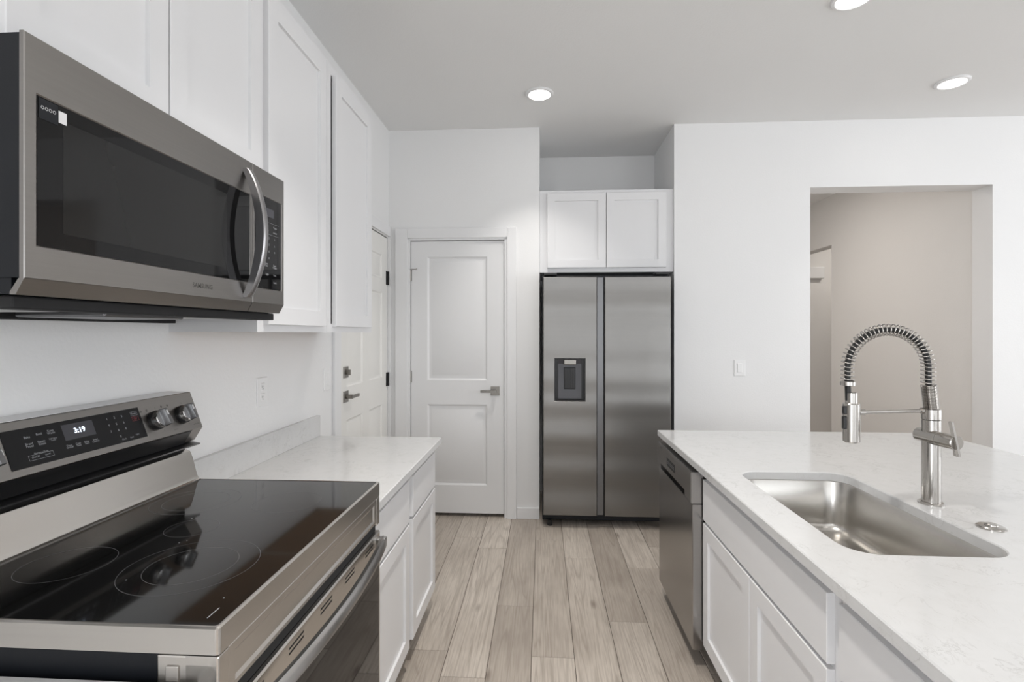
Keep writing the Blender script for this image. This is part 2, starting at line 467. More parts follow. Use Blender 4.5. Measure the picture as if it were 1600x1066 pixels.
# door casings and baseboards
b = B()
b.box(-1.098, -1.004, WB-.018, WB, 0, 2.146, .003).box(-.262, -.192, WB-.018, WB, 0, 2.146, .003).box(-1.004, -.262, WB-.018, WB, 2.072, 2.146, .003)
struct('trim_1', b, 'trim')
b = B().box(PX0-.012, PX0+.004, WB-.006, WB+.098, 0, PH).box(PX1-.004, PX1+.016, WB-.006, WB+.098, 0, PH).box(PX0+.004, PX1-.004, WB-.006, WB+.098, PH-.003, PH+.012)
struct('trim_2', b, 'trim')
b = B()
b.box(WL, WL+.018, 2.735, 2.822, 0, 2.16, .003).box(WL, WL+.018, 3.756, WB-.001, 0, 2.16, .002).box(WL, WL+.018, 2.822, 3.756, 2.084, 2.16, .003)
struct('trim_3', b, 'trim')
b = B().box(PX1+.088, AX0, WB-.014, WB, 0, .083, .003).box(AX1, OX0, WB-.014, WB, 0, .083, .003).box(OX1, RX, WB-.014, WB, 0, .083, .003)
struct('baseboard_back', b, 'trim')
struct('baseboard_left', B().box(WL, WL+.014, 2.56, 2.734, 0, .083, .003), 'trim')
struct('baseboard_hall', B().box(3.156, 3.17, WB+WT, 5.83, 0, .083, .003), 'trim')

# ---------------- lever handle (square rose)
def lever(parent, base, n, side, mat='satin', rose=.033, L=.105):
    base = Vector(base); n = Vector(n); sd = Vector(side); up = Vector((0, 0, 1))
    Mf = lambda u, v, w: base + sd*u + up*v + n*w
    b = B().slab(lambda u, v, w: Mf(u, v, w+.007), -rose, rose, -rose, rose, .007, c=.001)
    b.cyl(Mf(0, 0, .006), Mf(0, 0, .044), .0125, n=20)
    b.loops([[Mf(u, v, w) for v, w in ((-.009, .037), (.009, .037), (.009, .047), (-.009, .047))] for u in (-.012, L)])
    return b.build('door_handle', mat, parent)

# pantry door (two raised panels)
d = sroot('door_1', (-.635, WB+.02, 0))
pl = WB+.012
leaf = B().slab(fYm(pl), -.985, -.285, .026, 2.053, .036,
    holes=[(-.862, -.411, 1.015, 1.937), (-.862, -.411, .234, .836)],
    prof=[(.004, -.002), (.013, -.012), (.024, -.012), (.042, -.004)], c=.002)
leaf.build('door_leaf', 'door', d, 25)
for z in (1.80, 1.04, .25):
    B().cyl((-.9885, pl-.006, z-.045), (-.9885, pl-.006, z+.045), .0065, n=12).box(-.985, -.978, pl-.001, pl+.001, z-.043, z+.043).build('hinge', 'satin', d)
# hinge-pin door stop on the top hinge
B().cyl((-.99, pl-.012, 1.842), (-.935, pl-.035, 1.842), .003, n=8).cyl((-.935, pl-.028, 1.842), (-.931, pl-.042, 1.842), .006, n=10).build('door_stop', 'satin', d)
lever(d, (-.352, pl, .938), (0, -1, 0), (-1, 0, 0))
B().box(-.285, -.282, pl+.004, pl+.03, .905, .97).build('latch', 'satin', d)

# entry door (six panels) in the left wall
d = sroot('door_2', (WL, 3.29, 0))
pe = WL-.004
cols = [(2.955, 3.225), (3.345, 3.62)]; hol = []
for a, c_ in cols:
    hol += [(a, c_, .22, .855), (a, c_, 1.05, 1.66), (a, c_, 1.76, 1.93)]
B().slab(fXp(pe), 2.834, 3.744, .015, 2.07, .042, holes=hol, prof=[(.008, -.008), (.018, -.011), (.045, -.003)], c=.002).build('door_leaf', 'entry', d, 25)
for z in (1.775, 1.025, .25):
    B().box(pe-.002, pe+.004, 3.712, 3.744, z-.05, z+.05, .001).cyl((pe+.006, 3.748, z-.05), (pe+.006, 3.748, z+.05), .007, n=12).build('hinge', 'blackm', d)
h = lever(d, (pe, 2.935, .995), (1, 0, 0), (0, 1, 0))
b = B().slab(fXp(pe+.007), 2.902, 2.968, 1.105, 1.171, .007, c=.001).cyl((pe+.006, 2.935, 1.138), (pe+.018, 2.935, 1.138), .014, n=20).box(pe+.017, pe+.032, 2.931, 2.939, 1.122, 1.154, .002)
b.build('deadbolt', 'satin', d)

# ================================================================== CABINETS
SH = [(.0003, -.0005), (.0010, -.0095)]
def shaker(Mf, u0, u1, v0, v1, parent, name='door', rail=.057, t=.019, flat=False):
    holes = [] if flat else [(u0+rail, u1-rail, v0+rail, v1-rail)]
    return B().slab(Mf, u0, u1, v0, v1, t, holes=holes, prof=SH, c=.0018).build(name, 'cab', parent)

# upper cabinets on the left wall
FX = -.869; FD = -.850
def upper_left(y0, y1, z0, z1, doors, label, near_side=False):
    t = thing('wall_cabinet', label, 'cabinet', (WL, (y0+y1)/2, z0), 'white upper cabinets on the left wall')
    B().box(WL, FX-.019, y0+.001, y1-.001, z0+.012, z1, 0).box(WL, FX-.0195, y0+.001, y0+.0035, z0+.0005, z0+.012).box(WL, FX-.0195, y1-.0035, y1-.001, z0+.0005, z0+.012).build('body', 'cab', t)
    fr = B(); s_ = .038
    fr.box(FX-.019, FX, y0+.001, y0+s_, z0, z1).box(FX-.019, FX, y1-s_, y1-.001, z0, z1)
    fr.box(FX-.019, FX, y0+s_, y1-s_, z0, z0+.035).box(FX-.019, FX, y0+s_, y1-s_, z1-.04, z1)
    fr.build('face_frame', 'cab', t)
    B().box(WL+.001, FX-.0195, y0+.0036, y1-.0036, z0+.0006, z0+.0118).build('underside', 'wood', t)['label'] = 'raw brown wooden underside'
    for a, c_, zz0, zz1 in doors: shaker(fXp(FD), a, c_, zz0, zz1, t)
    return t
upper_left(.746, 1.508, 1.832, 2.47, [(.762, 1.118, 1.845, 2.43), (1.123, 1.505, 1.845, 2.43)], 'short white two-door upper cabinet directly above the microwave')
upper_left(1.510, 2.015, 1.372, 2.47, [(1.545, 1.972, 1.395, 2.43)], 'tall white upper cabinet next to the microwave, right of it')
upper_left(2.016, 2.555, 1.372, 2.47, [(2.066, 2.505, 1.395, 2.43)], 'tall white upper cabinet farthest from the microwave, near the entry door')

# cabinet over the refrigerator
t = thing('wall_cabinet', 'white two-door cabinet above the refrigerator in the alcove', 'cabinet', (.463, 4.1, 1.815))
pf = 3.80
B().box(AX0+.001, AX1-.001, pf+.019, AY-.002, 1.817, 2.418).build('body', 'cab', t)
b = B().box(AX0+.001, .05, pf, pf+.019, 1.815, 2.42).box(.875, AX1-.001, pf, pf+.019, 1.815, 2.42).box(.05, .875, pf, pf+.019, 1.815, 1.86).box(.05, .875, pf, pf+.019, 2.385, 2.42)
b.build('face_frame', 'cab', t)
shaker(fYm(pf-.019), .033, .462, 1.848, 2.397, t); shaker(fYm(pf-.019), .466, .896, 1.848, 2.397, t)

# left base cabinets
CZ = .845; CT = .030
BX = -.552; BD = -.533
def base_left(y0, y1, label, divide):
    t = thing('base_cabinet', label, 'cabinet', (-.84, (y0+y1)/2, 0), 'white base cabinets on the left side')
    B().box(WL+.002, BX-.019, y0+.001, y1-.001, .095, CZ-CT-.001).box(WL+.06, BX-.085, y0+.001, y1-.001, 0, .095).build('body', 'cab', t)
    fr = B(); s_ = .030
    fr.box(BX-.019, BX, y0+.001, y0+s_, .095, CZ-CT-.001).box(BX-.019, BX, y1-s_, y1-.001, .095, CZ-CT-.001)
    fr.box(BX-.019, BX, y0+s_, y1-s_, .095, .125).box(BX-.019, BX, y0+s_, y1-s_, .59, .625).box(BX-.019, BX, y0+s_, y1-s_, .785, CZ-CT-.001)
    fr.build('face_frame', 'cab', t)
    shaker(fXp(BD), y0+divide[0], y1-divide[1], .104, .600, t)
    shaker(fXp(BD), y0+divide[0], y1-divide[1], .612, .778, t, 'drawer_front', flat=True)
    return t
base_left(.21, .735, 'white base cabinet on the near side of the range', (.02, .02))
base_left(1.518, 2.045, 'white base cabinet between the range and the last left cabinet', (.02, .018))
base_left(2.046, 2.530, 'white base cabinet at the far end of the left counter', (.036, .015))

def counter(name, x0, x1, y0, y1, label, hole=None):
    b = B(); bm = b.bm; e = .003; z1 = CZ; z0 = CZ-CT
    def rect(i, z): return [bm.verts.new(p) for p in ((x0+i, y0+i, z), (x1-i, y0+i, z), (x1-i, y1-i, z), (x0+i, y1-i, z))]
    T = rect(e, z1); S = rect(0, z1-e); L = rect(0, z0+.001); Bt = rect(.001, z0)
    for A, D in ((T, S), (S, L), (L, Bt)):
        for i in range(4): bm.faces.new((A[i], A[(i+1) % 4], D[(i+1) % 4], D[i]))
    if not hole:
        bm.faces.new(T); bm.faces.new(Bt)
    else:
        rings = []
        for z, gr in ((z1, e), (z1-e, 0), (z0, 0)):
            rings.append([bm.verts.new((p[0], p[1], z)) for p in rrect(hole[0]-gr, hole[1]+gr, hole[2]-gr, hole[3]+gr, hole[4]+gr)])
        n = len(rings[0])
        for A, D in zip(rings, rings[1:]):
            for i in range(n): bm.faces.new((A[i], A[(i+1) % n], D[(i+1) % n], D[i]))
        for O, I in ((T, rings[0]), (Bt, rings[2])):
            ed = [bm.edges.get((O[i], O[(i+1) % 4])) for i in range(4)] + [bm.edges.get((I[i], I[(i+1) % n])) for i in range(n)]
            bmesh.ops.triangle_fill(bm, use_beauty=True, use_dissolve=False, edges=ed)
    o = b.build(name, 'quartz', None)
    tag(o, label, 'countertop'); return o
counter('countertop', WL, -.507, 1.515, 2.546, 'white quartz countertop between the range and the entry door')
counter('countertop', WL, -.524, .20, .7365, 'white quartz countertop on the near side of the range')
def splash(y0, y1, label):
    o = B().box(WL, WL+.020, y0, y1, CZ, .950, .0015).build('backsplash', 'quartz'); tag(o, label, 'backsplash')
splash(1.53, 2.544, 'low quartz backsplash strip under the wall outlet')
splash(.20, .735, 'low quartz backsplash strip on the near side of the range')

# ================================================================== ISLAND
IX = .667; ID = .648
counter('countertop', .619, 2.046, .30, 2.806, 'large white quartz island countertop around the sink', hole=(.735, 1.122, 1.262, 1.992, .072))
def island_cab(y0, y1, label, fronts, body_x1=1.28):
    t = thing('base_cabinet', label, 'cabinet', ((IX+body_x1)/2, (y0+y1)/2, 0), 'white island cabinets')
    zt = CZ-CT-.001
    b = B()   # carcass as panels: leaves room for the sink bowl
    b.box(IX+.019, body_x1, y0+.001, y0+.018, .095, zt).box(IX+.019, body_x1, y1-.018, y1-.001, .095, zt).box(IX+.019, body_x1, y0+.018, y1-.018, .095, .113)
    b.box(body_x1-.012, body_x1, y0+.018, y1-.018, .113, zt).box(IX+.085, IX+.10, y0+.001, y1-.001, 0, .095)
    b.build('body', 'cab', t)
    fr = B(); s_ = .03
    fr.box(IX, IX+.019, y0+.001, y0+s_, .095, zt).box(IX, IX+.019, y1-s_, y1-.001, .095, zt)
    fr.box(IX, IX+.019, y0+s_, y1-s_, .095, .125).box(IX, IX+.019, y0+s_, y1-s_, .585, .625).box(IX, IX+.019, y0+s_, y1-s_, .775, zt)
    fr.build('face_frame', 'cab', t)
    for nm, a, c_, z0, z1, fl in fronts: shaker(fXm(ID), a, c_, z0, z1, t, nm, flat=fl)
    return t
island_cab(1.185, 2.125, 'white sink base cabinet in the island beside the dishwasher',
    [('drawer_front', 1.212, 2.118, .612, .775, True), ('door', 1.212, 1.648, .104, .600, False), ('door', 1.653, 2.118, .104, .600, False)])
island_cab(.33, 1.184, 'white island base cabinet nearest to the camera, beside the sink cabinet',
    [('drawer_front', .36, 1.165, .612, .775, True), ('door', .36, .760, .104, .600, False), ('door', .765, 1.165, .104, .600, False)])
t = thing('end_panel', 'white panel at the far end of the island past the dishwasher', 'panel', (1.0, 2.745, 0))
B().box(.667, 1.66, 2.732, 2.755, 0, CZ-CT-.001).build('board', 'cab', t)
t = thing('back_panel', 'white back panel on the seating side of the island', 'panel', (1.29, 1.5, 0))
B().box(1.281, 1.66, .33, .352, 0, CZ-CT-.001).box(1.640, 1.66, .352, 2.731, 0, CZ-CT-.001).build('board', 'cab', t)

# dishwasher
t = thing('dishwasher', 'stainless steel dishwasher at the far end of the island', 'dishwasher', (.93, 2.43, 0))
DX = .604; DY0, DY1 = 2.130, 2.728
B().box(.655, 1.22, DY0+.004, DY1-.004, .09, .800).box(.70, .72, DY0+.004, DY1-.004, 0.0, .09).build('tub', 'blackm', t)
dz0, dz1 = .075, .800
# door: lower skin + control fascia with pocket grip
B().slab(fXm(DX+.006), DY0, DY1, dz0, .668, .042, c=.003).build('door', 'dw', t)
pk = [(2.225, 2.665, .676, .700)]
b = B().slab(fXm(DX), DY0, DY1, .672, dz1, .048, holes=pk, prof=[(.0005, -.028)], c=.003)
fas = b.build('control_panel', 'dw', t)
B().box(DX+.0265, DX+.0275, 2.228, 2.662, .678, .698).build('grip_pocket', 'blackm', fas)
b = B().slab(fXm(DX-.0005), 2.385, 2.535, .724, .762, .001, c=.0002); b.build('display', 'blackm', fas)
b = B()
for k in range(5):
    b.box(DX-.0012, DX-.0008, 2.40+k*.027, 2.412+k*.027, .738, .7395).box(DX-.0012, DX-.0008, 2.40+k*.027, 2.412+k*.027, .746, .7475)
b.build('button_marks', 'white_print', fas)
B().text('SAMSUNG', .011, fXm(DX), 2.668, .782, .0005, mirror=-1).build('logo', 'dark_print', fas)
B().box(.652, .662, DY0+.001, DY1, .09, .805).build('gasket', 'blackm', t)

# ================================================================== SINK
t = thing('sink', 'undermount stainless steel single bowl sink in the island', 'sink', (.93, 1.627, CZ-CT-.215))
z = CZ-CT-.0022; hx0, hx1, hy0, hy1, hr = .735, 1.122, 1.262, 1.992, .072
loops = []
def L(g, zz, r): return [(p[0], p[1], zz) for p in rrect(hx0-g, hx1+g, hy0-g, hy1+g, r, 10)]
loops.append(L(.03, z, .10)); loops.append(L(.006, z, .078)); loops.append(L(.004, z-.004, .076))
loops.append(L(-.006, z-.150, .070))
for k in range(1, 9):
    a = PI/2*k/8; loops.append(L(-.006-.038*(1-math.cos(a)), z-.150-.038*math.sin(a), .070))
loops.append(L(-.10, z-.192, .05)); loops.append([(.93+.05*math.cos(a), 1.627+.05*math.sin(a), z-.197) for a in [2*PI*i/44+PI/4*0 for i in range(44)]])
# match loop sizes: the round drain ring is re-sampled to the same count as the rounded rectangle
n = len(loops[0]); cx, cy = .9285, 1.627
last = []
for p in loops[-2]:
    a = math.atan2((p[1]-cy)/(hy1-hy0), (p[0]-cx)/(hx1-hx0)); last.append((cx+.05*math.cos(a), cy+.05*math.sin(a), z-.197))
loops[-1] = last
b = B().loops(loops, cap0=False, cap1=False)
o = b.build('bowl', 'sink', t, 40)
md = o.modifiers.new('thickness', 'SOLIDIFY'); md.thickness = .0015; md.offset = 1
b = B().cyl((cx, cy, z-.213), (cx, cy, z-.195), .05, rings=[(0, .03), (.006, .045), (.017, .052), (.019, .05), (.0155, .038), (.006, .034)], n=32)
b.build('drain', 'nickel', t, 30)

# ================================================================== FAUCET
fx, fy = 1.191, 1.647
t = thing('faucet', 'brushed nickel spring-neck kitchen faucet standing behind the sink', 'faucet', (fx, fy, CZ))
B().cyl((fx, fy, CZ), (fx, fy, CZ+.007), .034, rings=[(0, .034), (.004, .034), (.007, .030)], n=40).build('base_flange', 'nickel', t, 30)
B().cyl((fx, fy, CZ+.006), (fx, fy, 1.102), .0245, n=40).build('body', 'nickel', t, 30)
B().cyl((fx, fy, 1.1035), (fx, fy, 1.136), .0250, rings=[(0, .0235), (.001, .025), (.0315, .025), (.0325, .023)], n=40).build('upper_collar', 'nickel', t, 30)
# tight ribbed sleeve
R_ = [(0, .019)]
for k in range(22): R_ += [(k*.0034+.0004, .0190), (k*.0034+.0017, .0212), (k*.0034+.0030, .0190)]
B().cyl((fx, fy, 1.136), (fx-.008, fy, 1.212), .02, rings=R_, n=28).build('ribbed_sleeve', 'nickel', t, 50)
# arch path
path = []
acx, acz, ar = 1.0630, 1.262, .1195
for k in range(9): s_ = k/8; path.append(Vector((fx-.008-(fx-.008-(acx+ar))*s_, fy, 1.205+(acz-1.205)*s_)))
for k in range(1, 61): a = PI*k/60; path.append(Vector((acx+ar*math.cos(a), fy, acz+ar*.98*math.sin(a))))
for k in range(1, 8): s_ = k/7; path.append(Vector((acx-ar, fy, acz-.052*s_)))
B().tube(path + [Vector((acx-ar+.001, fy, 1.195)), Vector((acx-ar+.002, fy, 1.16))], .0085, n=14).build('hose', 'hose', t, 60)['label'] = 'black inner hose'
# spring helix
cum = [0]
for a, c_ in zip(path, path[1:]): cum.append(cum[-1]+(c_-a).length)
tot = cum[-1]; turns = 39; NS = turns*14; hel = []
def at(s):
    for i in range(len(path)-1):
        if s <= cum[i+1] or i == len(path)-2:
            q = (s-cum[i])/(cum[i+1]-cum[i]); return path[i].lerp(path[i+1], q), (path[i+1]-path[i]).normalized()
for k in range(NS+1):
    s_ = tot*k/NS; p, tg = at(s_); side = Vector((0, 1, 0)); nn = tg.cross(side).normalized(); a = 2*PI*turns*k/NS
    r_ = .0195 - .002*min(1, s_/.1)
    hel.append(p + (nn*math.cos(a)+side*math.sin(a))*r_)
B().tube(hel, .0020, n=6).build('spring', 'nickel', t, 80)['label'] = 'coiled metal spring around the hose'
hxx = .9445
B().cyl((hxx, fy, 1.205), (hxx, fy, 1.220), .021, rings=[(0, .018), (.002, .021), (.013, .021), (.015, .019)], n=32).build('spring_collar', 'nickel', t, 30)
b = B().cyl((.955, fy, 1.150), (.955, fy, 1.186), .0165, rings=[(0, .0165), (.034, .0165), (.036, .014)], n=32)
b.cyl((.955, fy, 1.031), (.955, fy, 1.153), .023, rings=[(0, .020), (.003, .0235), (.118, .0235), (.121, .0215)], n=36)
hd = b.build('spray_head', 'nickel', t, 30)
B().box(.926, .936, fy-.013, fy+.001, 1.118, 1.144, .003).build('spray_button', 'black', hd); B().box(.925, .936, fy-.013, fy+.001, 1.072, 1.112, .003).build('spray_button', 'black', hd)
b = B().cyl((.975, fy, 1.1235), (fx-.02, fy, 1.130), .0056, n=14).cyl((.977, fy, 1.1235), (.994, fy, 1.124), .0095, n=20).cyl((fx-.03, fy, 1.130), (fx-.018, fy, 1.130), .009, n=18)
b.build('support_arm', 'nickel', t, 40)
b = B().cyl((fx-.012, fy+.036, 1.052), (fx+.004, fy-.094, 1.050), .0215, n=36, rings=[(0, .0195), (.002, .0215), (.074, .0215), (.0745, .0205), (.0755, .0205), (.076, .0215), (.129, .0215), (.131, .0195)])
vb = b.build('valve_body', 'nickel', t, 30)
b = B(); A_ = Vector((1.196, 1.562, 1.012)); D_ = Vector((1.178, 1.566, 1.112)); w_ = Vector((.0028, 0, .0005)); d_ = Vector((0, .0065, 0)); sh = Vector((-.0105, -.004, 0))
b.loops([[P+sh*0-w_-d_, P+w_-d_, P+w_+d_, P-w_+d_] for P in (A_+Vector((0, -.012, 0)), D_+Vector((0, -.012, 0)))])
b.loops([[(P.x-.0035, P.y-.006, P.z), (P.x+.0035, P.y-.006, P.z), (P.x+.0035, P.y+.006, P.z), (P.x-.0035, P.y+.006, P.z)] for P in (A_+Vector((0, -.004, 0)), A_+Vector((0, .0, .04)))])
b.build('lever', 'nickel', vb)

# garbage disposal air switch
t = thing('air_switch_button', 'small round nickel button on the island beside the faucet', 'switch', (1.204, 1.452, CZ))
B().cyl((1.204, 1.452, CZ), (1.204, 1.452, CZ+.007), .032, rings=[(0, .032), (.003, .032), (.006, .028), (.007, .022)], n=40).build('flange', 'nickel', t, 30)
B().cyl((1.204, 1.452, CZ+.0065), (1.204, 1.452, CZ+.012), .014, rings=[(0, .015), (.004, .0145), (.0055, .012)], n=30).build('button', 'nickel', t, 30)

# ================================================================== REFRIGERATOR
t = thing('refrigerator', 'stainless side-by-side refrigerator with water dispenser in the alcove', 'refrigerator', (.444, 3.98, 0))
B().box(-.004, .892, 3.672, 4.37, .035, 1.776, .004).build('cabinet_shell', 'navy', t)
FY = 3.60
dsp = (.081, .299, .887, 1.191)
# left door with recess for the dispenser
b = B().slab(fYm(FY), .004, .378, .088, 1.760, .066, holes=[dsp], prof=[(.001, -.001), (.0015, -.05)], c=.004)
ld = b.build('freezer_door', 'fridge', t)
b = B().slab(fYm(FY), .432, .886, .088, 1.760, .066, c=.004)
b.build('fresh_food_door', 'fridge', t)
# recessed grip channel between the doors
b = B().prism([(.379, FY+.012), (.384, FY+.030), (.425, FY+.030), (.431, FY+.012), (.431, FY+.068), (.379, FY+.068)], lambda p, q: (p[0], p[1], q), .088, 1.758)
b.build('grip_channel', 'fdark', t)
B().box(.006, .884, 3.69, 3.74, .036, .080).build('kick_grille', 'blackm', t)
for q in ((.05, 3.66), (.84, 3.66), (.05, 4.3), (.84, 4.3)): B().cyl((*q, 0), (*q, .04), .018, n=20).build('leveling_foot', 'black', t)
for q in (.01, .79): B().box(q, q+.09, 3.63, 3.74, 1.7765, 1.795, .004).build('hinge_cover', 'black', t)
# dispenser
di = B().box(dsp[0]+.002, dsp[1]-.002, FY+.045, FY+.0495, dsp[2]+.002, dsp[3]-.002).box(dsp[0]+.002, dsp[0]+.006, FY+.003, FY+.045, dsp[2]+.002, dsp[3]-.002).box(dsp[1]-.006, dsp[1]-.002, FY+.003, FY+.045, dsp[2]+.002, dsp[3]-.002).box(dsp[0]+.006, dsp[1]-.006, FY+.003, FY+.045, dsp[3]-.006, dsp[3]-.002).build('dispenser_recess', 'black', ld)
b = B().loops([[(.108, FY+.020, dsp[3]-.006), (.272, FY+.020, dsp[3]-.006), (.272, FY+.0445, dsp[3]-.006), (.108, FY+.0445, dsp[3]-.006)],
               [(.108, FY+.034, 1.15), (.272, FY+.034, 1.15), (.272, FY+.0445, 1.15), (.108, FY+.0445, 1.15)],
               [(.108, FY+.030, .905), (.272, FY+.030, .905), (.272, FY+.0445, .905), (.108, FY+.0445, .905)]])
b.build('dispenser_back', 'grey_plastic', ld)
b = B().slab(fYm(FY+.026), .150, .230, .972, 1.125, .006, c=.003)
for k in range(4): b.box(.158+k*.018, .166+k*.018, FY+.0235, FY+.0265, .98, 1.117, .001)
b.build('dispenser_paddle', 'black', ld)
B().box(.148, .234, FY+.004, FY+.034, 1.146, 1.182, .004).build('dispenser_spout', 'satin', ld)
B().box(dsp[0]+.007, dsp[1]-.007, FY+.004, FY+.044, dsp[2]+.003, dsp[2]+.012, .002).build('drip_tray', 'black', ld)

# ================================================================== RANGE
RY0, RY1 = .742, 1.507
t = thing('electric_range', 'stainless electric range with black glass cooktop and rear controls', 'range', (-.8, 1.125, 0))
RZ = .925
B().box(-1.12, -.545, RY0+.006, RY1-.006, .03, .882).build('oven_body', 'navy', t)
for q in (-1.06, -.60):
    for q2 in (RY0+.05, RY1-.05): B().cyl((q, q2, 0), (q, q2, .03), .018, n=16).build('leveling_foot', 'black', t)
# side front column (stainless, visible at the near corner)
for yy in (RY0, RY1-.03):
    b = B().box(-.585, -.4875, yy+.001, yy+.029, .800, .8815, .003)
    b.box(-.569, -.549, yy-.002, yy+.001, .80, .866, .0012)
    b.box(-.585, -.545, yy+.001, yy+.029, .06, .800)
    b.build('corner_post', 'steelh', t)
# cooktop frame: rim with rounded vertical corners
out = rrect(-1.055, -.4865, RY0, RY1, .006, 4); inn = rrect(-1.050, -.4905, RY0+.004, RY1-.004, .005, 4); inn2 = rrect(-1.048, -.494, RY0+.0075, RY1-.0075, .005, 4)
b = B().loops([[(x, y, .884) for x, y in inn], [(x, y, .884) for x, y in out], [(x, y, RZ-.002) for x, y in out], [(x, y, RZ) for x, y in inn], [(x, y, RZ-.0005) for x, y in inn2]], cap1=False)
b.build('cooktop_frame', 'steelh', t)
g = B().loops([[(x, y, RZ-.008) for x, y in inn2], [(x, y, RZ-.0012) for x, y in inn2]])
gl = g.build('cooktop_glass', 'cook', t)
for (cx_, cy_, rs) in ((-.672, .945, (.118, .080)), (-.672, 1.312, (.085,)), (-.915, .935, (.078,)), (-.915, 1.305, (.078, .105)), (-.80, 1.125, (.055,))):
    b = B()
    for r_ in rs: b.ring(cx_, cy_, RZ-.0009, r_-.0007, r_)
    b.build('burner_ring', 'ring', gl, fix=False)
for q in ((-.77, 1.042), (-.762, 1.055), (-.75, .88), (-.535, .83), (-.84, 1.18)):
    B().ring(q[0], q[1], RZ-.0009, .0002, .0014, 10).build('printed_dot', 'white_print', gl, fix=False)
B().box(-.524, -.5225, .77, .80, RZ-.0011, RZ-.0009).build('printed_line', 'white_print', gl)
# front: upper fascia with embossed recess, vent gap, oven door, curved handle
b = B().slab(fXp(-.4885), RY0+.001, RY1-.001, .808, .8815, .05, holes=[(RY0+.045, RY1-.045, .817, .867)], prof=[(.006, -.0035)], c=.002)
b.build('front_fascia', 'steelh', t)
B().box(-.535, -.4975, RY0+.01, RY1-.01, .781, .8075).build('vent_gap', 'blackm', t)
od = B()
prof_ = [(-.545, .780), (-.489, .780), (-.486, .776), (-.486, .715), (-.545, .715)]
od.prism(prof_, lambda p, q: (p[0], q, p[1]), RY0+.003, RY1-.003)
od.box(-.545, -.486, RY0+.003, RY0+.012, .19, .715).box(-.545, -.486, RY1-.012, RY1-.003, .19, .715).box(-.545, -.486, RY0+.012, RY1-.012, .19, .215)
odo = od.build('oven_door', 'steelh', t)
B().box(-.545, -.4862, RY0+.012, RY1-.012, .215, .715).build('oven_glass', 'glassb', odo)
for yc in (.835, .985, 1.125, 1.265, 1.41):
    for zz in (.760, .750): B().prism([(yc-.030, zz), (yc+.030, zz), (yc+.032, zz+.0036), (yc-.028, zz+.0036)], lambda p, q: (q, p[0], p[1]), -.487, -.4856).build('door_vent_slot', 'blackm', odo)
# handle: flat bar bowing outward
def hp(s, dx=0, dz=0):
    y = RY0+.012+(RY1-RY0-.024)*s; bow = math.sin(PI*s)
    return (-.468+.030*bow**.8+dx if 0 < s < 1 else -.468+dx, y, .752+dz)
ls = []
for k in range(41):
    s_ = k/40; x, y, z_ = hp(s_)
    ls.append([(x-.013, y, z_+.013), (x-.003, y, z_+.015), (x+.004, y, z_+.008), (x+.006, y, z_-.010), (x+.001, y, z_-.016), (x-.011, y, z_-.014)])
b = B().loops(ls)
for y0_, y1_ in ((RY0+.010, RY0+.034), (RY1-.034, RY1-.010)): b.box(-.487, -.462, y0_, y1_, .738, .766, .003)
b.build('oven_handle', 'handle', odo, 40)
B().box(-.545, -.490, RY0+.003, RY1-.003, .035, .182, .003).build('storage_drawer', 'steelh', t)
# backguard: lower stainless apron, black vent recess, trim lip, console
prof_ = [(-1.13, .885), (-1.040, .885), (-1.040, .926), (-1.0465, .928), (-1.052, .938), (-1.066, .990), (-1.074, 1.009), (-1.085, 1.014), (-1.13, 1.014)]
B().prism(prof_, lambda p, q: (p[0], q, p[1]), RY0+.002, RY1-.006).build('backguard_apron', 'steelh', t, 35)
B().box(-1.13, -1.088, RY0+.006, RY1-.010, 1.014, 1.036).build('vent_recess', 'blackm', t)
B().prism([(-1.088, 1.036), (-1.044, 1.030), (-1.043, 1.034), (-1.088, 1.042)], lambda p, q: (p[0], q, p[1]), RY0+.001, RY1-.004).build('vent_lip', 'fdark', t)
prof_ = [(-1.128, 1.0405), (-1.063, 1.0425), (-1.037, 1.083), (-1.0765, 1.188), (-1.079, 1.1895), (-1.128, 1.1895)]
con = B().prism(prof_, lambda p, q: (p[0], q, p[1]), RY0+.001, RY1-.003).build('control_console', 'micro', t)
B().box(-1.148, -1.1285, RY0+.001, RY1-.003, .90, 1.1905).box(-1.1285, -1.0795, RY0+.003, RY1-.005, 1.1897, 1.1905).build('rear_shell', 'ckcover', t)
vx, vz = -.0395, .105; vl = math.hypot(vx, vz); vx /= vl; vz /= vl; nx, nz = vz, -vx
MC = lambda u, v, w: (-1.037+vx*v+nx*w, u, 1.083+vz*v+nz*w)
B().slab(lambda u, v, w: MC(u, v, w+.0012), .946, 1.2925, .014, .0955, .0012, c=.0004).build('control_glass', 'panelb', con)
B().slab(lambda u, v, w: MC(u, v, w+.0014), 1.072, 1.150, .050, .086, .0003, c=.0001).build('display', 'disp', con)
W_ = .0016
B().text('3:19', .0165, MC, 1.112, .068, W_+.0002, bold=.0005).build('clock_digits', 'led', con)['label'] = 'glowing white clock digits'
b = B()
for s_, u, v in (('Bake', .994, .075), ('Broil', 1.020, .077), ('Keep\nWarm', 1.046, .077), ('Bread\nProof', .994, .058), ('Steam\nClean', 1.020, .058), ('Self Clean\n-Lock-', 1.046, .060),
                 ('Timer\nOn/Off', 1.076, .036), ('Cook\nTime', 1.098, .036), ('Delay\nStart', 1.119, .036), ('Smart\nControl', 1.142, .036),
                 ('Operating Mode', 1.012, .0385), ('On/Off', .998, .0315), ('Level', 1.024, .0315),
                 ('Clock', 1.219, .022), ('Light', 1.262, .026), ('Lock', 1.243, .022)):
    b.text(s_, (.0056 if 'Self' in s_ or v < .05 else .0068) if len(s_) < 14 else .0046, MC, u, v, W_)
dg_ = '123456789'
for i, ch in enumerate(dg_): b.text(ch, .008, MC, 1.190+(i % 3)*.022, .080-(i//3)*.0165, W_)
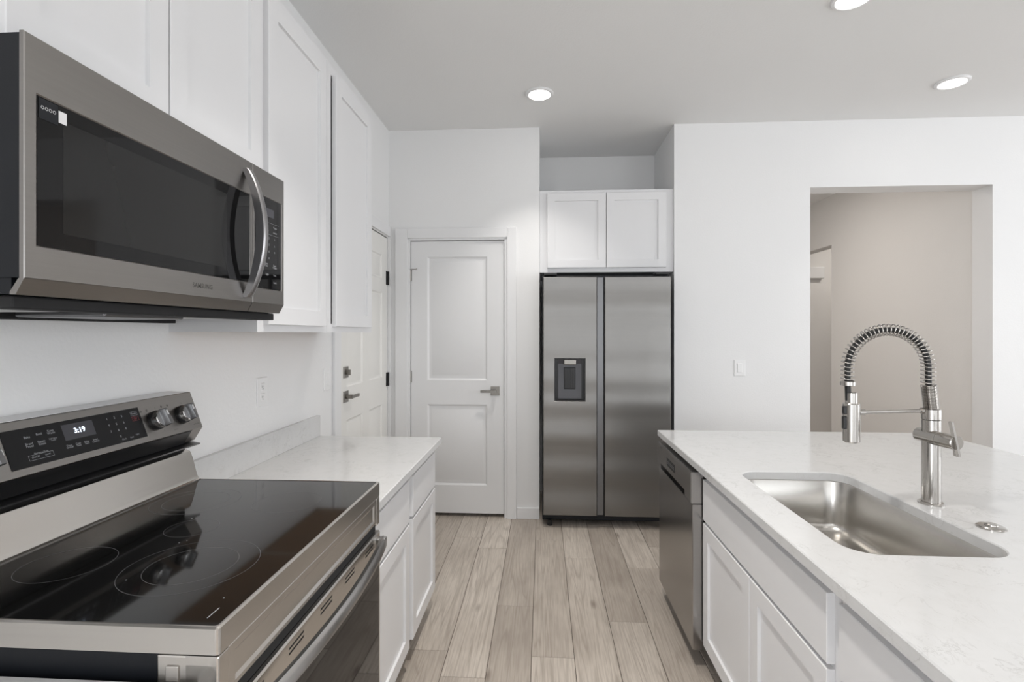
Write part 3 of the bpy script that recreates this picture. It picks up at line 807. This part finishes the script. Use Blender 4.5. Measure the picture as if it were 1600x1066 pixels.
b.text('0', .008, MC, 1.212, .0305, W_); b.text('8', .0001, MC, 1.19, .03, W_)
def rect_outline(b, u0, u1, v0, v1, th=.0005, w=W_):
    for a, c_, d_, e_ in ((u0, u1, v0, v0+th), (u0, u1, v1-th, v1), (u0, u0+th, v0, v1), (u1-th, u1, v0, v1)):
        b.bm.faces.new([b.bm.verts.new(MC(*p, w)) for p in ((a, d_), (c_, d_), (c_, e_), (a, e_))])
rect_outline(b, .984, 1.037, .0255, .0365)
b.text('Start', .0075, MC, 1.272, .081, W_); rect_outline(b, 1.262, 1.283, .0755, .0865)
b.build('printed_text', 'white_print', con, fix=False)
b = B(); b.text('Off', .0078, MC, 1.272, .067, W_); rect_outline(b, 1.262, 1.283, .0615, .0725)
b.build('off_button', 'red_print', con, fix=False)
def knob(u, v, rot):
    P = lambda a, c_, w: Vector(MC(u+a*math.cos(rot)-c_*math.sin(rot), v+a*math.sin(rot)+c_*math.cos(rot), w))
    b = B().cyl(P(0, 0, 0), P(0, 0, .012), .0265, rings=[(0, .0265), (.010, .0265), (.012, .025)], n=36)
    k = b.build('knob', 'black', con, 30)
    b = B().cyl(P(0, 0, .012), P(0, 0, .026), .0205, rings=[(0, .0240), (.011, .0232), (.013, .0212), (.0132, 0.0002)], n=36)
    b.build('knob_ring', 'knobm', k, 30)
    b = B().loops([[P(a, c_, .0245) for a, c_ in rrect(-.0075, .0075, -.0245, .0245, .003, 3)], [P(a, c_, .040) for a, c_ in rrect(-.006, .006, -.023, .023, .0025, 3)], [P(a, c_, .0415) for a, c_ in rrect(-.005, .005, -.0215, .0215, .002, 3)]])
    b.build('knob_grip', 'fdark', k, 30)
    b = B().box(0, 0, 0, 0, 0, 0) if False else B()
    b.loops([[P(a, c_, .0416) for a, c_ in ((-.0028, .004), (.0028, .004), (.0028, .017), (-.0028, .017))], [P(a, c_, .0422) for a, c_ in ((-.0028, .004), (.0028, .004), (.0028, .017), (-.0028, .017))]])
    b.build('knob_inlay', 'knobm', k)
KU = (1.336, 1.438, .900, .798)
for u in KU: knob(u, .050, .12)
MC2 = lambda q, u, w: (q[0]+.8*0, u, q[1])
B().prism([(-1.0385, 1.0785), (-1.0625, 1.0415), (-1.0635, 1.0412), (-1.0395, 1.0782)][::-1] if False else [(-1.0380, 1.0800), (-1.0372, 1.0796), (-1.0622, 1.0406), (-1.0634, 1.0414)], lambda p, q: (p[0], q, p[1]), RY0+.004, RY1-.05).build('chamfer_dark_reflection', 'black', con)  # black strip over the steel chamfer stands in for its dark reflection
b = B()
for u in KU:
    for a, tx in ((-60, 'Lo'), (-110, '4'), (150, '6'), (100, 'Off'), (60, 'Hi'), (20, '8')):
        r_ = .036; b.text(tx, .0058, MC, u+.038*math.sin(math.radians(a)), .050+.036*math.cos(math.radians(a)), .0004)
for u in (1.318, 1.395, 1.372, 1.298):
    b.text('o', .011, MC, u, .086 if u > 1.36 else .083, .0004, bold=.0006)
b.text('Surface', .0055, MC, 1.397, .013, .0004); b.text('SAMSUNG', .0058, MC, 1.483, .014, .0004)
b.build('knob_markings', 'dark_print', con, fix=False)

# ================================================================== MICROWAVE
MY0, MY1 = .7215, 1.4925; MXF = -.775
t = thing('microwave', 'stainless over-the-range microwave mounted above the range', 'microwave', (-.95, 1.107, 1.428))
B().box(-1.149, -.7835, MY0+.0015, MY1-.0015, 1.4530, 1.8225, .0015).box(-1.149, -.800, MY0+.004, MY1-.004, 1.4285, 1.4530).build('case', 'navy', t)
def mfront(y0, y1, name, holes):
    b = B().slab(fXp(MXF), y0, y1, 1.4515, 1.824, .008, holes=holes, prof=[(.0012, -.0012), (.0024, -.0020)], c=.0015)
    b.prism([(MXF-.0005, 1.4520), (MXF-.0145, 1.4275), (-.799, 1.4275), (-.799, 1.4315), (-.785, 1.4520)], lambda p, q: (p[0], q, p[1]), y0+.0005, y1-.0005)
    return b.build(name, 'micro', t)
md_ = mfront(MY0, 1.3255, 'door', [(.7395, 1.317, 1.502, 1.738)])
mc_ = mfront(1.3275, MY1, 'control_panel', [(1.336, 1.4790, 1.492, 1.752)])
B().box(MXF-.0022, MXF-.0010, .742, 1.3145, 1.5045, 1.7355).build('door_glass', 'glassb', md_)
B().box(MXF-.0009, MXF-.0007, .785, 1.215, 1.530, 1.712).build('window_screen', 'winmesh', md_)
B().box(MXF-.0022, MXF-.0008, 1.3385, 1.4765, 1.4945, 1.7495).build('control_glass', 'glassb', mc_)
MM = fXp(MXF)
b = B()
b.box(MXF-.0006, MXF-.0002, 1.380, 1.435, 1.698, 1.722)
b.build('display', 'disp', mc_)
b = B()
rows = [(1.672, ['Power', 'Timer']), (1.658, ['Defrost', 'Sensor'])]
for z_, (a, c_) in rows: b.text(a, .008, MM, 1.395, z_, -.0004); b.text(c_, .008, MM, 1.442, z_, -.0004)
for r_ in range(3):
    for c_ in range(3): b.text(str(r_*3+c_+1), .0085, MM, 1.376+.030*c_+.003, 1.638-.019*r_, -.0004)
for s_, u, z_ in (('0', 1.409, 1.581), ('Start\n+30sec', 1.44, 1.560), ('Stop\nClear', 1.395, 1.562), ('Light', 1.40, 1.535), ('Vent', 1.44, 1.535), ('Lock', 1.442, 1.514)):
    b.text(s_, .008, MM, u, z_, -.0004)
for z_ in (1.682, 1.649): b.box(MXF-.0006, MXF-.0004, 1.362, 1.462, z_, z_+.0004)
b.build('printed_text', 'white_print', mc_, fix=False)
B().text('SAMSUNG', .015, MM, 1.125, 1.476, .0004, bold=.0002).build('logo', 'dark_print', md_, fix=False)
# energy sticker: dark strip with small icons and a blank white tag
B().box(MXF-.0006, MXF-.0003, .744, .7755, 1.702, 1.7335).build('sticker', 'navy', md_)
b = B()
for k, yy in enumerate((.7495, .7560, .7625, .769)):
    n_ = 16; r0_, r1_ = (.0018, .0026)
    a_ = [b.bm.verts.new((MXF+.0001, yy+r0_*math.cos(2*PI*i/n_), 1.720+r0_*math.sin(2*PI*i/n_))) for i in range(n_)]
    c_ = [b.bm.verts.new((MXF+.0001, yy+r1_*math.cos(2*PI*i/n_), 1.720+r1_*math.sin(2*PI*i/n_))) for i in range(n_)]
    for i in range(n_): b.bm.faces.new((a_[i], c_[i], c_[(i+1) % n_], a_[(i+1) % n_]))
b.build('sticker_icon', 'sticker', md_, fix=False)
B().box(MXF-.0006, MXF-.0002, .7765, .7905, 1.7075, 1.7265).build('white_tag', 'sticker', md_)
# handle
ls = []; yh = 1.293
for k in range(33):
    s_ = k/32; z_ = 1.462+.336*s_; bow = math.sin(PI*s_)**.75 if 0 < s_ < 1 else 0
    x = MXF+.012+.046*bow; hw = .0105; dp = .024 - .006*(1-bow)
    ls.append([(x-dp, yh-hw, z_), (x-.003, yh-hw, z_), (x, yh-hw*.7, z_), (x+.0012, yh, z_), (x, yh+hw*.7, z_), (x-.003, yh+hw, z_), (x-dp, yh+hw, z_)])
B().loops(ls).build('handle', 'mhandle', md_, 40)
# underside
un = B().box(-1.145, -.865, MY0+.02, MY1-.01, 1.414, 1.4280).build('base_pan', 'fdark', t)
B().box(-.865, -.808, MY0+.012, MY1+.004, 1.407, 1.4274, .003).build('front_lip', 'blackm', un)
for q in (.75, 1.25): B().box(-1.10, -.885, q, q+.2, 1.4105, 1.4138).build('grease_filter', 'filter', un)
B().box(-1.08, -.885, .985, 1.215, 1.402, 1.4138, .004).build('lamp_cover', 'fdark', un)
B().box(-1.145, -1.105, MY0+.02, MY1-.01, 1.398, 1.4138, .002).build('rear_vent', 'blackm', un)

# ================================================================== WALL PLATES
def rocker(Mf, u, v, label, parent_loc):
    t = thing('light_switch', label, 'light switch', parent_loc)
    B().slab(lambda a, b_, w: Mf(a, b_, w+.005), u-.0385, u+.0385, v-.058, v+.058, .005, c=.002).build('plate', 'plate', t)
    B().slab(lambda a, b_, w: Mf(a, b_, w+.0085), u-.0165, u+.0165, v-.033, v+.033, .004, c=.0012).build('rocker', 'plate', t)
rocker(fYm(WB), 1.411, 1.117, 'white rocker light switch on the wall right of the refrigerator', (1.411, WB, 1.117))
rocker(fXp(WL), 2.665, 1.122, 'white rocker light switch on the left wall beside the entry door', (WL, 2.665, 1.122))
t = thing('wall_outlet', 'white duplex outlet on the left wall above the backsplash', 'outlet', (WL, 2.033, 1.127))
Mw = fXp(WL)
B().slab(lambda a, b_, w: Mw(a, b_, w+.005), 1.992, 2.070, 1.069, 1.187, .005, c=.002).build('plate', 'plate', t)
for zz in (1.107, 1.149):
    r_ = B().slab(lambda a, b_, w: Mw(a, b_, w+.007), 2.016, 2.046, zz-.015, zz+.015, .003, c=.002).build('receptacle', 'plate', t)
    B().box(WL+.0068, WL+.0074, 2.0245, 2.0262, zz-.004, zz+.005).box(WL+.0068, WL+.0074, 2.036, 2.0377, zz-.004, zz+.004).cyl((WL+.0068, 2.031, zz-.009), (WL+.0074, 2.031, zz-.009), .0022, n=10).build('slot', 'dark_print', r_)
t = thing('door_chime', 'small white box high on the wall seen through the passage', 'wall box', (3.6, 7.0, 2.16))
B().box(3.46, 3.69, 6.945, 7.0, 2.085, 2.235, .006).build('cover', 'plate', t)

# ================================================================== DOWNLIGHTS
def downlight(x, y, label, power=None, col=(1, .96, .91), spread=math.radians(88)):
    t = thing('ceiling_downlight', label, 'ceiling light', (x, y, CH), 'recessed ceiling lights')
    n = 48
    b = B().loops([[(x+r*math.cos(2*PI*i/n), y+r*math.sin(2*PI*i/n), z_) for i in range(n)] for r, z_ in ((.088, CH), (.088, CH-.004), (.083, CH-.010), (.072, CH-.013), (.068, CH-.0105))], cap0=False, cap1=False)
    b.build('trim_ring', 'trim', t, 30)
    B().cyl((x, y, CH-.0075), (x, y, CH-.0108), .0685, n=40).build('lens', 'lens', t)
    l = bpy.data.lights.new('lamp', 'AREA'); l.shape = 'DISK'; l.size = .13; l.energy = power if power is not None else LAMP; l.color = col; l.spread = spread
    o = bpy.data.objects.new('lamp', l); C.objects.link(o); o.location = (x, y, CH-.0125) ; o.parent = t; o.location = (0, 0, -.0125)
for x, y, lb in ((-.02, 3.235, 'recessed ceiling light in front of the refrigerator alcove'),
                 (2.461, 3.235, 'recessed ceiling light before the passage on the right'),
                 (1.395, 2.393, 'recessed ceiling light above the island, cut by the picture edge'),
                 (-.02, 1.35, 'recessed ceiling light over the kitchen aisle, above the camera'),
                 (2.461, 1.2, 'recessed ceiling light over the seating side of the island'),
                 (1.395, .2, 'recessed ceiling light over the near end of the island'),
                 (-.02, -1.4, 'recessed ceiling light behind the camera, kitchen side'),
                 (2.461, -1.4, 'recessed ceiling light behind the camera, living side')):
    downlight(x, y, lb, 8.5 if (x < 0 and y < 2) else 4.5 if x < 0 else .8 if (x, y) == (1.395, .2) else None)
downlight(4.2, 6.2, 'added unseen ceiling light brightening the side room off the hall', 11, (1, .93, .86), PI)  # unseen lamp added to lift the dark side room
downlight(1.75, 5.0, 'recessed ceiling light in the hall beyond the passage', 15, (1, .93, .87), PI)
